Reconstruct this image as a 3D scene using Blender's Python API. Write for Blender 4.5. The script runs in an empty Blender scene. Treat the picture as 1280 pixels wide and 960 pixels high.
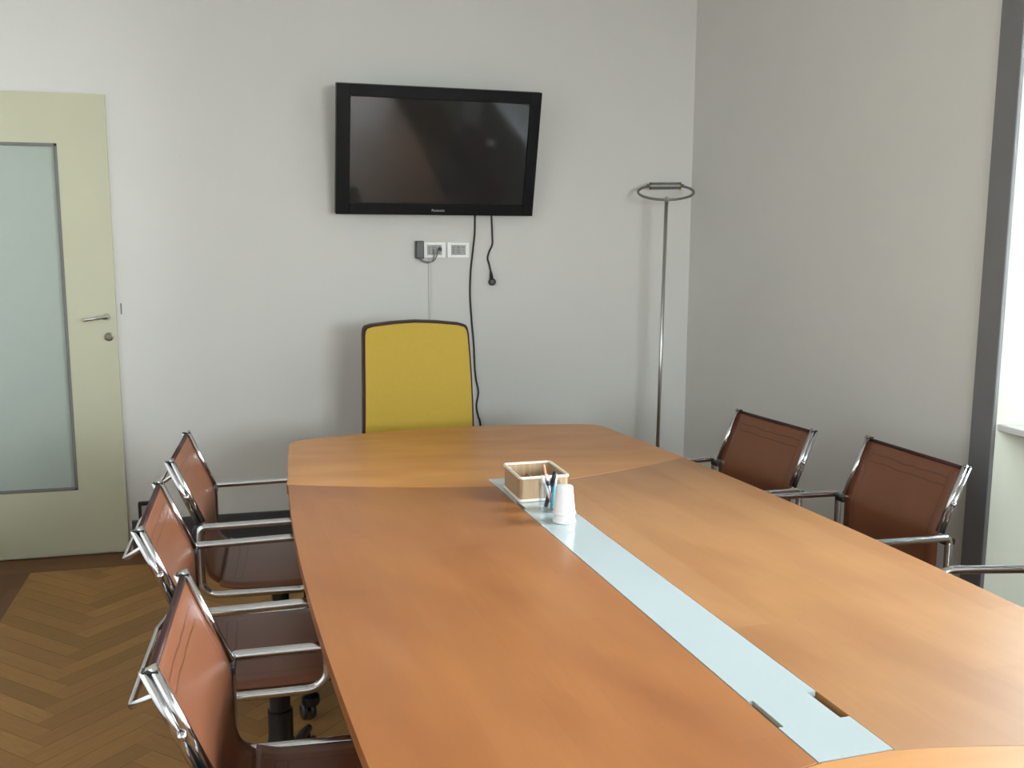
import bpy, bmesh, math, random
from mathutils import Vector, Matrix
random.seed(7)
sc = bpy.context.scene
COL = sc.collection
PI = math.pi

# ------------------------------------------------------------------ camera, sky, exposure
F_PX, YAW, PITCH, ROLL, CAM_H = 1228.16, 0.2654, 0.1484, 0.0039, 1.5437
cam_data = bpy.data.cameras.new('camera')
cam_data.sensor_width = 36.0
cam_data.lens = F_PX * 36.0 / 1280.0
cam_data.clip_start = 0.02
cam = bpy.data.objects.new('camera', cam_data)
COL.objects.link(cam)
cy, sy, cp, sp = math.cos(YAW), math.sin(YAW), math.cos(PITCH), math.sin(PITCH)
fw = Vector((sy*cp, cy*cp, -sp))
rt = Vector((cy, -sy, 0))
up = rt.cross(fw)
cr, sr = math.cos(ROLL), math.sin(ROLL)
rt, up = cr*rt + sr*up, -sr*rt + cr*up
m = Matrix((rt, up, -fw)).transposed().to_4x4()
m.translation = Vector((0, 0, CAM_H))
cam.matrix_world = m
sc.camera = cam

world = bpy.data.worlds.new('daylight')
sc.world = world
world.use_nodes = True
wn = world.node_tree
bg = wn.nodes['Background']
wtc = wn.nodes.new('ShaderNodeTexCoord')
wsep = wn.nodes.new('ShaderNodeSeparateXYZ')
wmap = wn.nodes.new('ShaderNodeMapRange')
wmap.inputs['From Min'].default_value = -1; wmap.inputs['From Max'].default_value = 1
wramp = wn.nodes.new('ShaderNodeValToRGB')
wn.links.new(wtc.outputs['Generated'], wsep.inputs[0])
wn.links.new(wsep.outputs[2], wmap.inputs[0])
wn.links.new(wmap.outputs[0], wramp.inputs[0])
wn.links.new(wramp.outputs[0], bg.inputs['Color'])
el = wramp.color_ramp.elements                       # bright hazy horizon, dimmer overhead, street below
el[0].position = 0.0; el[0].color = (0.16, 0.16, 0.15, 1)
el[1].position = 1.0; el[1].color = (0.30, 0.36, 0.42, 1)
e = el.new(0.40); e.color = (0.45, 0.46, 0.45, 1)
e = el.new(0.52); e.color = (0.95, 0.99, 1.0, 1)
e = el.new(0.68); e.color = (0.62, 0.68, 0.72, 1)
bg.inputs['Strength'].default_value = 30.5

sc.view_settings.view_transform = 'Standard'
sc.view_settings.look = 'None'
sc.view_settings.gamma = 1.0
sc.view_settings.use_curve_mapping = False
sc.view_settings.exposure = 0.6
try:
    sc.cycles.use_denoising = True
    sc.cycles.max_bounces = 12
    sc.cycles.diffuse_bounces = 8
    sc.cycles.sample_clamp_indirect = 10
except Exception:
    pass

# room extents
XL, XR, YN, YB, ZC = -1.75, 2.374, -1.7, 5.014, 3.3
WIN = [(1.16, 2.66), (-1.25, 0.25)]          # window openings along the right wall (y range); second is added, unseen, for light
WZ0, WZ1 = 0.94, 2.85

# daylight enters through the windows: portals guide the sky sampling, they add no light
for (a, b) in WIN:
    ld = bpy.data.lights.new('window_portal', 'AREA')
    ld.shape = 'RECTANGLE'
    ld.size = WZ1 - WZ0
    ld.size_y = b - a - 0.2
    ld.cycles.is_portal = True
    lo = bpy.data.objects.new('window_portal', ld)
    lo.location = (XR + 0.27, (a+b)/2, (WZ0+WZ1)/2)
    lo.rotation_euler = (0, PI/2, 0)
    COL.objects.link(lo)

FILL_WIN = (0.85, 2.20, 1.20, 2.20)                # added window behind the camera, lights the back wall (x0, x1, z0, z1)
ld = bpy.data.lights.new('window_portal', 'AREA')
ld.shape = 'RECTANGLE'
ld.size = FILL_WIN[1] - FILL_WIN[0]
ld.size_y = FILL_WIN[3] - FILL_WIN[2]
ld.cycles.is_portal = True
lo = bpy.data.objects.new('window_portal', ld)
lo.location = ((FILL_WIN[0]+FILL_WIN[1])/2, YN - 0.22, (FILL_WIN[2]+FILL_WIN[3])/2)
lo.rotation_euler = (PI/2, 0, 0)
COL.objects.link(lo)

# ------------------------------------------------------------------ material helpers
def new_mat(name):
    mt = bpy.data.materials.new(name)
    mt.use_nodes = True
    nt = mt.node_tree
    return mt, nt, nt.nodes['Principled BSDF']

def simple(name, col, rough=0.5, metal=0.0, noise=0.0, nscale=40.0, bump=0.0, bscale=200.0, coat=0.0, spec=0.5, trans=0.0):
    mt, nt, b = new_mat(name)
    b.inputs['Base Color'].default_value = (*col, 1)
    b.inputs['Roughness'].default_value = rough
    b.inputs['Metallic'].default_value = metal
    b.inputs['Specular IOR Level'].default_value = spec
    b.inputs['Coat Weight'].default_value = coat
    b.inputs['Transmission Weight'].default_value = trans
    tc = nt.nodes.new('ShaderNodeTexCoord')
    if noise > 0:
        n = nt.nodes.new('ShaderNodeTexNoise')
        n.inputs['Scale'].default_value = nscale
        n.inputs['Detail'].default_value = 4
        nt.links.new(tc.outputs['Object'], n.inputs['Vector'])
        r = nt.nodes.new('ShaderNodeMix')
        r.data_type = 'RGBA'
        r.inputs['A'].default_value = (*[max(0, c*(1-noise)) for c in col], 1)
        r.inputs['B'].default_value = (*[min(1, c*(1+noise)) for c in col], 1)
        nt.links.new(n.outputs['Fac'], r.inputs['Factor'])
        nt.links.new(r.outputs['Result'], b.inputs['Base Color'])
    if bump > 0:
        n2 = nt.nodes.new('ShaderNodeTexNoise')
        n2.inputs['Scale'].default_value = bscale
        n2.inputs['Detail'].default_value = 3
        nt.links.new(tc.outputs['Object'], n2.inputs['Vector'])
        bp = nt.nodes.new('ShaderNodeBump')
        bp.inputs['Strength'].default_value = bump
        bp.inputs['Distance'].default_value = 0.002
        nt.links.new(n2.outputs['Fac'], bp.inputs['Height'])
        nt.links.new(bp.outputs['Normal'], b.inputs['Normal'])
    return mt

class NG:
    """small wrapper for chains of math nodes"""
    def __init__(self, nt): self.nt = nt
    def m(self, op, a, b=None, c=None):
        n = self.nt.nodes.new('ShaderNodeMath'); n.operation = op
        for i, v in enumerate((a, b, c)):
            if v is None: continue
            if isinstance(v, (int, float)): n.inputs[i].default_value = v
            else: self.nt.links.new(v, n.inputs[i])
        return n.outputs[0]
    def mix(self, f, a, b, blend='MIX'):
        n = self.nt.nodes.new('ShaderNodeMix'); n.data_type = 'RGBA'; n.blend_type = blend
        for k, v in (('Factor', f), ('A', a), ('B', b)):
            if isinstance(v, (int, float)): n.inputs[k].default_value = v
            elif isinstance(v, tuple): n.inputs[k].default_value = (*v, 1)
            else: self.nt.links.new(v, n.inputs[k])
        return n.outputs['Result']
    def xyz(self, x, y, z):
        n = self.nt.nodes.new('ShaderNodeCombineXYZ')
        for i, v in enumerate((x, y, z)):
            if isinstance(v, (int, float)): n.inputs[i].default_value = v
            else: self.nt.links.new(v, n.inputs[i])
        return n.outputs[0]
    def noise(self, vec, scale, detail=3.0):
        n = self.nt.nodes.new('ShaderNodeTexNoise')
        n.inputs['Scale'].default_value = scale; n.inputs['Detail'].default_value = detail
        self.nt.links.new(vec, n.inputs['Vector'])
        return n.outputs['Fac']
    def white(self, vec):
        n = self.nt.nodes.new('ShaderNodeTexWhiteNoise'); n.noise_dimensions = '3D'
        self.nt.links.new(vec, n.inputs['Vector'])
        return n.outputs['Value']

def parquet_material():
    mt, nt, b = new_mat('oak_parquet')
    g = NG(nt)
    tc = nt.nodes.new('ShaderNodeTexCoord')
    sep = nt.nodes.new('ShaderNodeSeparateXYZ')
    nt.links.new(tc.outputs['Object'], sep.inputs[0])
    X, Y = sep.outputs[0], sep.outputs[1]
    w, n = 0.075, 6
    k = math.sqrt(0.5)/w
    P = g.m('ADD', g.m('MULTIPLY', X, k), g.m('MULTIPLY', Y, k))
    Q = g.m('SUBTRACT', g.m('MULTIPLY', Y, k), g.m('MULTIPLY', X, k))
    P = g.m('ADD', P, 300.0); Q = g.m('ADD', Q, 300.0)
    i, j = g.m('FLOOR', P), g.m('FLOOR', Q)
    fi, fj = g.m('SUBTRACT', P, i), g.m('SUBTRACT', Q, j)
    kk = g.m('FLOORED_MODULO', g.m('SUBTRACT', i, j), 2.0*n)
    isv = g.m('GREATER_THAN', kk, n - 0.5)
    ish = g.m('SUBTRACT', 1.0, isv)
    idx = g.m('SUBTRACT', i, g.m('MULTIPLY', ish, kk))
    idy = g.m('ADD', j, g.m('MULTIPLY', isv, g.m('SUBTRACT', kk, float(n))))
    along = g.m('ADD', g.m('MULTIPLY', ish, P), g.m('MULTIPLY', isv, Q))
    across = g.m('ADD', g.m('MULTIPLY', ish, Q), g.m('MULTIPLY', isv, P))
    fac = g.m('ADD', g.m('MULTIPLY', ish, fj), g.m('MULTIPLY', isv, fi))
    # border planks run along the walls
    by = g.m('GREATER_THAN', Y, 4.79)
    bx = g.m('LESS_THAN', X, -1.0)
    bord = g.m('MAXIMUM', by, bx)
    bal = g.m('ADD', g.m('MULTIPLY', by, X), g.m('MULTIPLY', g.m('SUBTRACT', 1.0, by), Y))
    bac = g.m('ADD', g.m('MULTIPLY', by, Y), g.m('MULTIPLY', g.m('SUBTRACT', 1.0, by), X))
    brow = g.m('FLOOR', g.m('DIVIDE', bac, 0.075))
    bcol = g.m('FLOOR', g.m('ADD', g.m('DIVIDE', bal, 0.5), g.m('MULTIPLY', brow, 0.37)))
    r_field = g.white(g.xyz(idx, idy, ish))
    r_bord = g.white(g.xyz(brow, bcol, 3.3))
    grain = g.noise(g.xyz(g.m('MULTIPLY', along, 0.35), g.m('MULTIPLY', across, 3.0), g.m('MULTIPLY', r_field, 37.0)), 2.2, 5)
    bgrain = g.noise(g.xyz(g.m('MULTIPLY', bal, 4.0), g.m('MULTIPLY', bac, 40.0), g.m('MULTIPLY', r_bord, 37.0)), 2.0, 5)
    c1 = g.mix(r_field, (0.29, 0.140, 0.037), (0.46, 0.235, 0.068))
    c1 = g.mix(g.m('MULTIPLY', grain, 0.75), c1, (0.21, 0.108, 0.036))
    edge = g.m('LESS_THAN', g.m('MINIMUM', fac, g.m('SUBTRACT', 1.0, fac)), 0.022)
    c1 = g.mix(g.m('MULTIPLY', edge, 0.55), c1, (0.06, 0.03, 0.012))
    c2 = g.mix(r_bord, (0.145, 0.062, 0.024), (0.21, 0.095, 0.038))
    c2 = g.mix(g.m('MULTIPLY', bgrain, 0.5), c2, (0.08, 0.034, 0.014))
    col = g.mix(bord, c1, c2)
    nt.links.new(col, b.inputs['Base Color'])
    b.inputs['Roughness'].default_value = 0.5
    b.inputs['Specular IOR Level'].default_value = 0.3
    return mt

def veneer_material(name, axis, shift, gain=(1, 1, 1), var=0.28):
    mt, nt, b = new_mat(name)
    g = NG(nt)
    tc = nt.nodes.new('ShaderNodeTexCoord')
    sep = nt.nodes.new('ShaderNodeSeparateXYZ')
    nt.links.new(tc.outputs['Object'], sep.inputs[0])
    X, Y = sep.outputs[0], sep.outputs[1]
    L, A = (Y, X) if axis == 'y' else (X, Y)
    # veneer leaves laid side by side, each with a slightly different tone
    wob = g.noise(g.xyz(g.m('MULTIPLY', L, 0.6), g.m('MULTIPLY', A, 2.0), shift), 1.0, 2)
    leaf = g.m('FLOOR', g.m('ADD', g.m('DIVIDE', A, 0.125), shift))
    piece = g.m('FLOOR', g.m('ADD', g.m('DIVIDE', L, 1.35), g.m('MULTIPLY', leaf, 0.41)))
    tone = g.white(g.xyz(leaf, piece, shift))
    fine = g.noise(g.xyz(g.m('MULTIPLY', L, 2.5), g.m('MULTIPLY', A, 55.0), shift), 1.6, 5)
    slant = g.m('ADD', g.m('MULTIPLY', L, 3.2), g.m('MULTIPLY', A, 4.0))
    cloud = g.noise(g.xyz(slant, g.m('MULTIPLY', A, 7.0), shift + 4.0), 1.0, 2)
    broad = g.m('MULTIPLY_ADD', g.m('SUBTRACT', cloud, 0.5), 2.4, 0.5)
    broad = g.m('MINIMUM', g.m('MAXIMUM', broad, 0.0), 1.0)
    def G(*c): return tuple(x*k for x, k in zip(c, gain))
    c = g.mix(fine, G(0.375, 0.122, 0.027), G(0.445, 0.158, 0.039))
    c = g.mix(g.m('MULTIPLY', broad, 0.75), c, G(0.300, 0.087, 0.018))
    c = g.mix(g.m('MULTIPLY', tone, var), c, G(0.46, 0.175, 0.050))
    nt.links.new(c, b.inputs['Base Color'])
    b.inputs['Roughness'].default_value = 0.42
    b.inputs['Specular IOR Level'].default_value = 0.65
    b.inputs['Coat Weight'].default_value = 0.15
    b.inputs['Coat Roughness'].default_value = 0.16
    return mt

def leather_material(name, dark, light):
    """stitched leather: uv is in metres, u across (0 at the middle), v from the top"""
    mt, nt, b = new_mat(name)
    g = NG(nt)
    uv = nt.nodes.new('ShaderNodeUVMap'); uv.uv_map = 'UVMap'
    sep = nt.nodes.new('ShaderNodeSeparateXYZ')
    nt.links.new(uv.outputs['UV'], sep.inputs[0])
    U, V = sep.outputs[0], sep.outputs[1]
    tc = nt.nodes.new('ShaderNodeTexCoord')
    n1 = g.noise(tc.outputs['Object'], 9.0, 4)
    n2 = g.noise(tc.outputs['Object'], 320.0, 2)
    wob = g.m('MULTIPLY', g.m('SUBTRACT', g.noise(tc.outputs['Object'], 14.0, 2), 0.5), 0.012)
    inside = g.m('LESS_THAN', g.m('ABSOLUTE', U), 0.178)
    def line(val, at, wd):
        return g.m('LESS_THAN', g.m('ABSOLUTE', g.m('SUBTRACT', val, at)), wd)
    Vw = g.m('ADD', V, wob)
    h = g.m('MULTIPLY', inside, g.m('MAXIMUM', line(Vw, 0.042, 0.0022), line(Vw, 0.068, 0.0022)))
    s = g.m('MULTIPLY', line(g.m('ABSOLUTE', U), 0.180, 0.0016), g.m('GREATER_THAN', V, 0.02))
    seam = g.m('MAXIMUM', h, s)
    c = g.mix(n1, dark, light)
    c = g.mix(g.m('MULTIPLY', seam, 0.6), c, tuple(x*0.3 for x in dark))
    nt.links.new(c, b.inputs['Base Color'])
    b.inputs['Roughness'].default_value = 0.36
    bp = nt.nodes.new('ShaderNodeBump')
    bp.inputs['Strength'].default_value = 0.25
    bp.inputs['Distance'].default_value = 0.001
    hh = g.m('SUBTRACT', n2, g.m('MULTIPLY', seam, 2.0))
    nt.links.new(hh, bp.inputs['Height'])
    nt.links.new(bp.outputs['Normal'], b.inputs['Normal'])
    return mt

def glass_material(name, tint=(1, 1, 1), refl=0.06):
    mt = bpy.data.materials.new(name); mt.use_nodes = True
    nt = mt.node_tree
    nt.nodes.remove(nt.nodes['Principled BSDF'])
    out = nt.nodes['Material Output']
    tr = nt.nodes.new('ShaderNodeBsdfTransparent'); tr.inputs[0].default_value = (*tint, 1)
    gl = nt.nodes.new('ShaderNodeBsdfGlossy'); gl.inputs['Roughness'].default_value = 0.02
    fr = nt.nodes.new('ShaderNodeFresnel'); fr.inputs[0].default_value = 1.45
    mx = nt.nodes.new('ShaderNodeMixShader')
    nt.links.new(fr.outputs[0], mx.inputs[0])
    nt.links.new(tr.outputs[0], mx.inputs[1]); nt.links.new(gl.outputs[0], mx.inputs[2])
    nt.links.new(mx.outputs[0], out.inputs[0])
    return mt

M = {}
M['wall'] = simple('painted_plaster', (0.672, 0.667, 0.646), 0.85, noise=0.025, nscale=3.0, bump=0.08, bscale=90)
M['ceiling'] = simple('ceiling_plaster', (0.50, 0.50, 0.48), 0.9, noise=0.02)
M['floor'] = parquet_material()
M['base'] = simple('dark_grey_paint', (0.055, 0.058, 0.062), 0.45, noise=0.1)
M['casing'] = simple('grey_painted_wood', (0.17, 0.17, 0.18), 0.5, noise=0.06, nscale=12)
M['white_paint'] = simple('white_window_paint', (0.80, 0.82, 0.82), 0.4, noise=0.02)
M['apron'] = simple('cream_panel_paint', (0.72, 0.75, 0.65), 0.55, noise=0.02)
M['door'] = simple('aged_cream_paint', (0.52, 0.515, 0.38), 0.42, noise=0.03, nscale=6, bump=0.03, bscale=60)
M['bead'] = simple('grey_glazing_bead', (0.16, 0.16, 0.15), 0.5, noise=0.1)
M['frost'] = simple('frosted_door_glass', (0.37, 0.42, 0.38), 0.28, noise=0.03, nscale=25, bump=0.1, bscale=150)
M['chrome'] = simple('polished_chrome', (0.66, 0.66, 0.69), 0.15, metal=1.0, noise=0.01)
M['steel'] = simple('brushed_steel', (0.55, 0.55, 0.54), 0.28, metal=1.0, noise=0.05)
M['dark_steel'] = simple('dark_steel', (0.27, 0.27, 0.26), 0.5, metal=0.9, noise=0.05)
M['tarnish'] = simple('tarnished_metal', (0.20, 0.19, 0.15), 0.4, metal=0.8, noise=0.2)
M['black'] = simple('black_plastic', (0.012, 0.012, 0.013), 0.38, noise=0.1)
M['tv'] = simple('satin_black_bezel', (0.006, 0.006, 0.007), 0.45, noise=0.1, spec=0.15)
M['screen'] = simple('plasma_screen_glass', (0.020, 0.021, 0.022), 0.06, noise=0.02, spec=0.6)
M['silver_ink'] = simple('silver_lettering', (0.55, 0.55, 0.55), 0.4, noise=0.02)
M['cable'] = simple('black_rubber_cable', (0.014, 0.014, 0.015), 0.5, noise=0.1)
M['grey_cable'] = simple('grey_cable', (0.18, 0.18, 0.17), 0.5, noise=0.05)
M['plate'] = simple('white_plate_plastic', (0.82, 0.82, 0.79), 0.3, noise=0.01)
M['insert'] = simple('grey_socket_plastic', (0.34, 0.34, 0.33), 0.4, noise=0.04)
M['race'] = simple('painted_raceway', (0.56, 0.56, 0.53), 0.6, noise=0.03)
M['leather'] = leather_material('tan_brown_leather', (0.158, 0.053, 0.0245), (0.204, 0.073, 0.034))
M['yellow'] = simple('mustard_yellow_fabric', (0.56, 0.385, 0.050), 0.75, noise=0.05, nscale=60, bump=0.25, bscale=500)
M['shell'] = simple('dark_brown_shell', (0.040, 0.014, 0.013), 0.5, noise=0.15, nscale=20, spec=0.25)
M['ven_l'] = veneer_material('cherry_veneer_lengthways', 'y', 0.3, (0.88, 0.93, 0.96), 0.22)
M['ven_r_lit'] = veneer_material('cherry_veneer_lengthways_right_lit', 'y', 7.7, (1.01, 1.36, 1.90), 0.34)  # paler than the left panel: brightening towards the window put into the colour
M['ven_e_lit'] = veneer_material('cherry_veneer_crossways_lit', 'x', 3.1, (1.45, 1.85, 2.0))  # paler gain paints the daylight's brightening onto the end panels
M['inlay'] = simple('white_backed_glass', (0.435, 0.495, 0.50), 0.14, noise=0.01, coat=0.3)
M['leg'] = simple('dark_table_leg', (0.05, 0.048, 0.045), 0.35, noise=0.1)
M['wicker'] = simple('woven_beige_fibre', (0.50, 0.38, 0.24), 0.7, noise=0.25, nscale=90)
M['rim'] = simple('pale_cream_trim', (0.82, 0.76, 0.66), 0.4, noise=0.03)
M['cup'] = simple('white_cup_plastic', (0.74, 0.74, 0.75), 0.35, noise=0.01)
M['clear'] = glass_material('clear_acrylic', (0.90, 0.94, 0.96))
_nt = M['clear'].node_tree
_fr = [n for n in _nt.nodes if n.type == 'FRESNEL'][0]
_lw = _nt.nodes.new('ShaderNodeLayerWeight'); _lw.inputs[0].default_value = 0.3
_mr = _nt.nodes.new('ShaderNodeMapRange'); _mr.inputs['To Min'].default_value = 0.03; _mr.inputs['To Max'].default_value = 0.55
_nt.links.new(_lw.outputs['Facing'], _mr.inputs[0])
_mx = [n for n in _nt.nodes if n.type == 'MIX_SHADER'][0]
_nt.links.new(_mr.outputs[0], _mx.inputs[0]); _nt.nodes.remove(_fr)
M['pane'] = glass_material('window_glass', (0.97, 0.99, 0.99))
M['pencil'] = simple('salmon_pencil', (0.75, 0.30, 0.20), 0.4, noise=0.05)
M['cyan'] = simple('turquoise_pen', (0.05, 0.45, 0.58), 0.35, noise=0.05)
M['violet'] = simple('dark_violet_grip', (0.055, 0.045, 0.11), 0.5, noise=0.1)
M['paper'] = simple('white_stick', (0.82, 0.82, 0.82), 0.5, noise=0.02)
M['slot'] = simple('brown_cut_edge', (0.10, 0.045, 0.022), 0.6, noise=0.2)
# woven box: vertical fibres
def fibre_material():
    mt, nt, b = new_mat('bamboo_fibre')
    g = NG(nt)
    tc = nt.nodes.new('ShaderNodeTexCoord')
    sep = nt.nodes.new('ShaderNodeSeparateXYZ'); nt.links.new(tc.outputs['Object'], sep.inputs[0])
    s = g.m('ADD', sep.outputs[0], sep.outputs[1])
    st = g.noise(g.xyz(g.m('MULTIPLY', s, 220.0), 0.0, g.m('MULTIPLY', sep.outputs[2], 6.0)), 1.0, 3)
    c = g.mix(st, (0.27, 0.15, 0.075), (0.54, 0.40, 0.25))
    nt.links.new(c, b.inputs['Base Color'])
    b.inputs['Roughness'].default_value = 0.6
    return mt
M['fibre'] = fibre_material()

# ------------------------------------------------------------------ mesh helpers
class MB:
    def __init__(self): self.bm = bmesh.new()
    def box(self, x0, x1, y0, y1, z0, z1, bev=0.0, rot=None, seg=2):
        c = Vector(((x0+x1)/2, (y0+y1)/2, (z0+z1)/2))
        t = bmesh.new()
        bmesh.ops.create_cube(t, size=1.0, matrix=Matrix.Diagonal((x1-x0, y1-y0, z1-z0, 1)))
        if bev > 0:
            bmesh.ops.bevel(t, geom=list(t.edges), offset=bev, segments=seg, affect='EDGES', profile=0.5)
        mm = Matrix.Translation(c)
        if rot is not None: mm = rot @ mm
        bmesh.ops.transform(t, matrix=mm, verts=t.verts)
        return self.join(t)
    def join(self, t):
        vm = {}
        for v in t.verts: vm[v] = self.bm.verts.new(v.co)
        for f in t.faces:
            try:
                nf = self.bm.faces.new([vm[v] for v in f.verts]); nf.smooth = f.smooth
            except ValueError: pass
        t.free()
        return self
    def tube(self, pts, r, seg=10, closed=False, cap=True, sx=1.0):
        pts = [Vector(p) for p in pts]
        n = len(pts)
        tans = []
        for i in range(n):
            a = pts[(i-1) % n] if (closed or i > 0) else pts[i]
            b = pts[(i+1) % n] if (closed or i < n-1) else pts[i]
            tans.append((b-a).normalized())
        ref = Vector((0, 0, 1)) if abs(tans[0].z) < 0.9 else Vector((1, 0, 0))
        nrm = tans[0].cross(ref).normalized()
        rings = []
        for i in range(n):
            t = tans[i]
            nrm = (nrm - t*nrm.dot(t))
            if nrm.length < 1e-6: nrm = t.orthogonal()
            nrm.normalize()
            bn = t.cross(nrm)
            rr = r[i] if isinstance(r, (list, tuple)) else r
            rings.append([self.bm.verts.new(pts[i] + rr*(math.cos(2*PI*k/seg)*nrm*sx + math.sin(2*PI*k/seg)*bn)) for k in range(seg)])
        for i in range(n if closed else n-1):
            A, B = rings[i], rings[(i+1) % n]
            for k in range(seg):
                f = self.bm.faces.new((A[k], A[(k+1) % seg], B[(k+1) % seg], B[k])); f.smooth = True
        if cap and not closed:
            self.bm.faces.new(rings[0]); self.bm.faces.new(list(reversed(rings[-1])))
        return self
    def lathe(self, prof, c=(0, 0, 0), seg=28, mat=None):
        """prof: list of (r, z), revolved around z"""
        c = Vector(c); rings = []
        def T(p):
            p = Vector(p)
            return (mat @ p if mat is not None else p) + c
        for (r, z) in prof:
            if r < 1e-6: rings.append([self.bm.verts.new(T((0, 0, z)))])
            else: rings.append([self.bm.verts.new(T((r*math.cos(2*PI*k/seg), r*math.sin(2*PI*k/seg), z))) for k in range(seg)])
        for A, B in zip(rings, rings[1:]):
            for k in range(seg):
                k2 = (k+1) % seg
                if len(A) == 1 and len(B) == 1: continue
                if len(A) == 1: f = self.bm.faces.new((A[0], B[k2], B[k]))
                elif len(B) == 1: f = self.bm.faces.new((A[k], A[k2], B[0]))
                else: f = self.bm.faces.new((A[k], A[k2], B[k2], B[k]))
                f.smooth = True
        return self
    def prism(self, poly, z0, z1, bev=0.0):
        t = bmesh.new()
        vs = [t.verts.new((p[0], p[1], z0)) for p in poly]
        f = t.faces.new(vs)
        if f.normal.z == 0: f.normal_update()
        f.normal_update()
        if f.normal.z > 0: f.normal_flip()
        ret = bmesh.ops.extrude_face_region(t, geom=[f])
        nv = [g for g in ret['geom'] if isinstance(g, bmesh.types.BMVert)]
        bmesh.ops.translate(t, verts=nv, vec=(0, 0, z1-z0))
        if bev > 0:
            es = [e for e in t.edges if abs(e.verts[0].co.z - e.verts[1].co.z) < 1e-6]
            bmesh.ops.bevel(t, geom=es, offset=bev, segments=2, affect='EDGES', profile=0.5)
        return self.join(t)
    def build(self, name, mat, parent=None, smooth=False, angle=35):
        bmesh.ops.recalc_face_normals(self.bm, faces=self.bm.faces)
        me = bpy.data.meshes.new(name)
        if smooth:
            for f in self.bm.faces: f.smooth = True
            for e in self.bm.edges:
                if len(e.link_faces) == 2 and e.calc_face_angle(0) > math.radians(angle): e.smooth = False
        self.bm.to_mesh(me); self.bm.free()
        me.materials.append(mat)
        o = bpy.data.objects.new(name, me)
        COL.objects.link(o)
        if parent is not None: o.parent = parent
        return o

def empty(name, label, cat, loc=(0, 0, 0), rz=0.0, group=None):
    o = bpy.data.objects.new(name, None)
    o.empty_display_size = 0.1
    COL.objects.link(o)
    o.location = loc; o.rotation_euler = (0, 0, rz)
    o['label'] = label; o['category'] = cat
    if group: o['group'] = group
    return o
def tag(o, label, cat, group=None):
    o['label'] = label; o['category'] = cat
    if group: o['group'] = group
    return o
def struct(o):
    o['kind'] = 'structure'
    return o
def copy_tree(o, parent=None):
    c = o.copy(); COL.objects.link(c)
    if parent is not None: c.parent = parent
    for ch in list(o.children): copy_tree(ch, c)
    return c
def spline(pts, n=8):
    """Catmull-Rom through the points"""
    P = [Vector(p) for p in pts]; P = [2*P[0]-P[1]] + P + [2*P[-1]-P[-2]]
    out = []
    for i in range(1, len(P)-2):
        for k in range(n):
            t = k/n
            a, b, c, d = P[i-1], P[i], P[i+1], P[i+2]
            out.append(0.5*((2*b) + (c-a)*t + (2*a-5*b+4*c-d)*t*t + (3*b-a-3*c+d)*t**3))
    out.append(P[-2])
    return out
def round_rect(u0, u1, v0, v1, r, n=7):
    out = []
    for (cu, cv, a0) in ((u1-r, v1-r, 0), (u0+r, v1-r, 90), (u0+r, v0+r, 180), (u1-r, v0+r, 270)):
        for k in range(n+1):
            a = math.radians(a0 + 90*k/n)
            out.append((cu + r*math.cos(a), cv + r*math.sin(a)))
    return out

# ------------------------------------------------------------------ the room shell
T = 0.25
TR = 0.30
struct(MB().box(XL-T, XR+T, YN-T, YB+T, -0.1, 0).build('floor', M['floor']))
struct(MB().box(XL-T, XR+T, YN-T, YB+T, ZC, ZC+0.1).build('ceiling', M['ceiling']))
struct(MB().box(XL-T, XR+T, YB, YB+T, 0, ZC).build('wall_back', M['wall']))
struct(MB().box(XL-T, XL, YN, YB, 0, ZC).build('wall_left', M['wall']))
wf = MB()
wf.box(XL-T, FILL_WIN[0], YN-T, YN, 0, ZC); wf.box(FILL_WIN[1], XR+T, YN-T, YN, 0, ZC)
wf.box(FILL_WIN[0], FILL_WIN[1], YN-T, YN, 0, FILL_WIN[2]); wf.box(FILL_WIN[0], FILL_WIN[1], YN-T, YN, FILL_WIN[3], ZC)
struct(wf.build('wall_front', M['wall']))
w = MB()
edges = [YN] + [v for a, b in sorted(WIN) for v in (a, b)] + [YB]
for a, b in zip(edges[0::2], edges[1::2]): w.box(XR, XR+TR, a, b, 0, ZC)
for a, b in WIN: w.box(XR, XR+TR, a, b, WZ1, ZC)
struct(w.build('wall_right', M['wall']))

# baseboards
def baseboard(name, x0, x1, y0, y1):
    struct(MB().box(x0, x1, y0, y1, 0, 0.158, bev=0.004).build(name, M['base']))
baseboard('baseboard_back', -0.575, XR-0.016, YB-0.016, YB)
baseboard('baseboard_back_left', XL+0.016, -1.52, YB-0.016, YB)
baseboard('baseboard_right', XR-0.016, XR, 2.76, YB)
baseboard('baseboard_right_middle', XR-0.016, XR, 0.36, 1.05)
baseboard('baseboard_left', XL, XL+0.016, YN, YB)
baseboard('baseboard_front', XL+0.016, XR, YN, YN+0.016)

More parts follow.
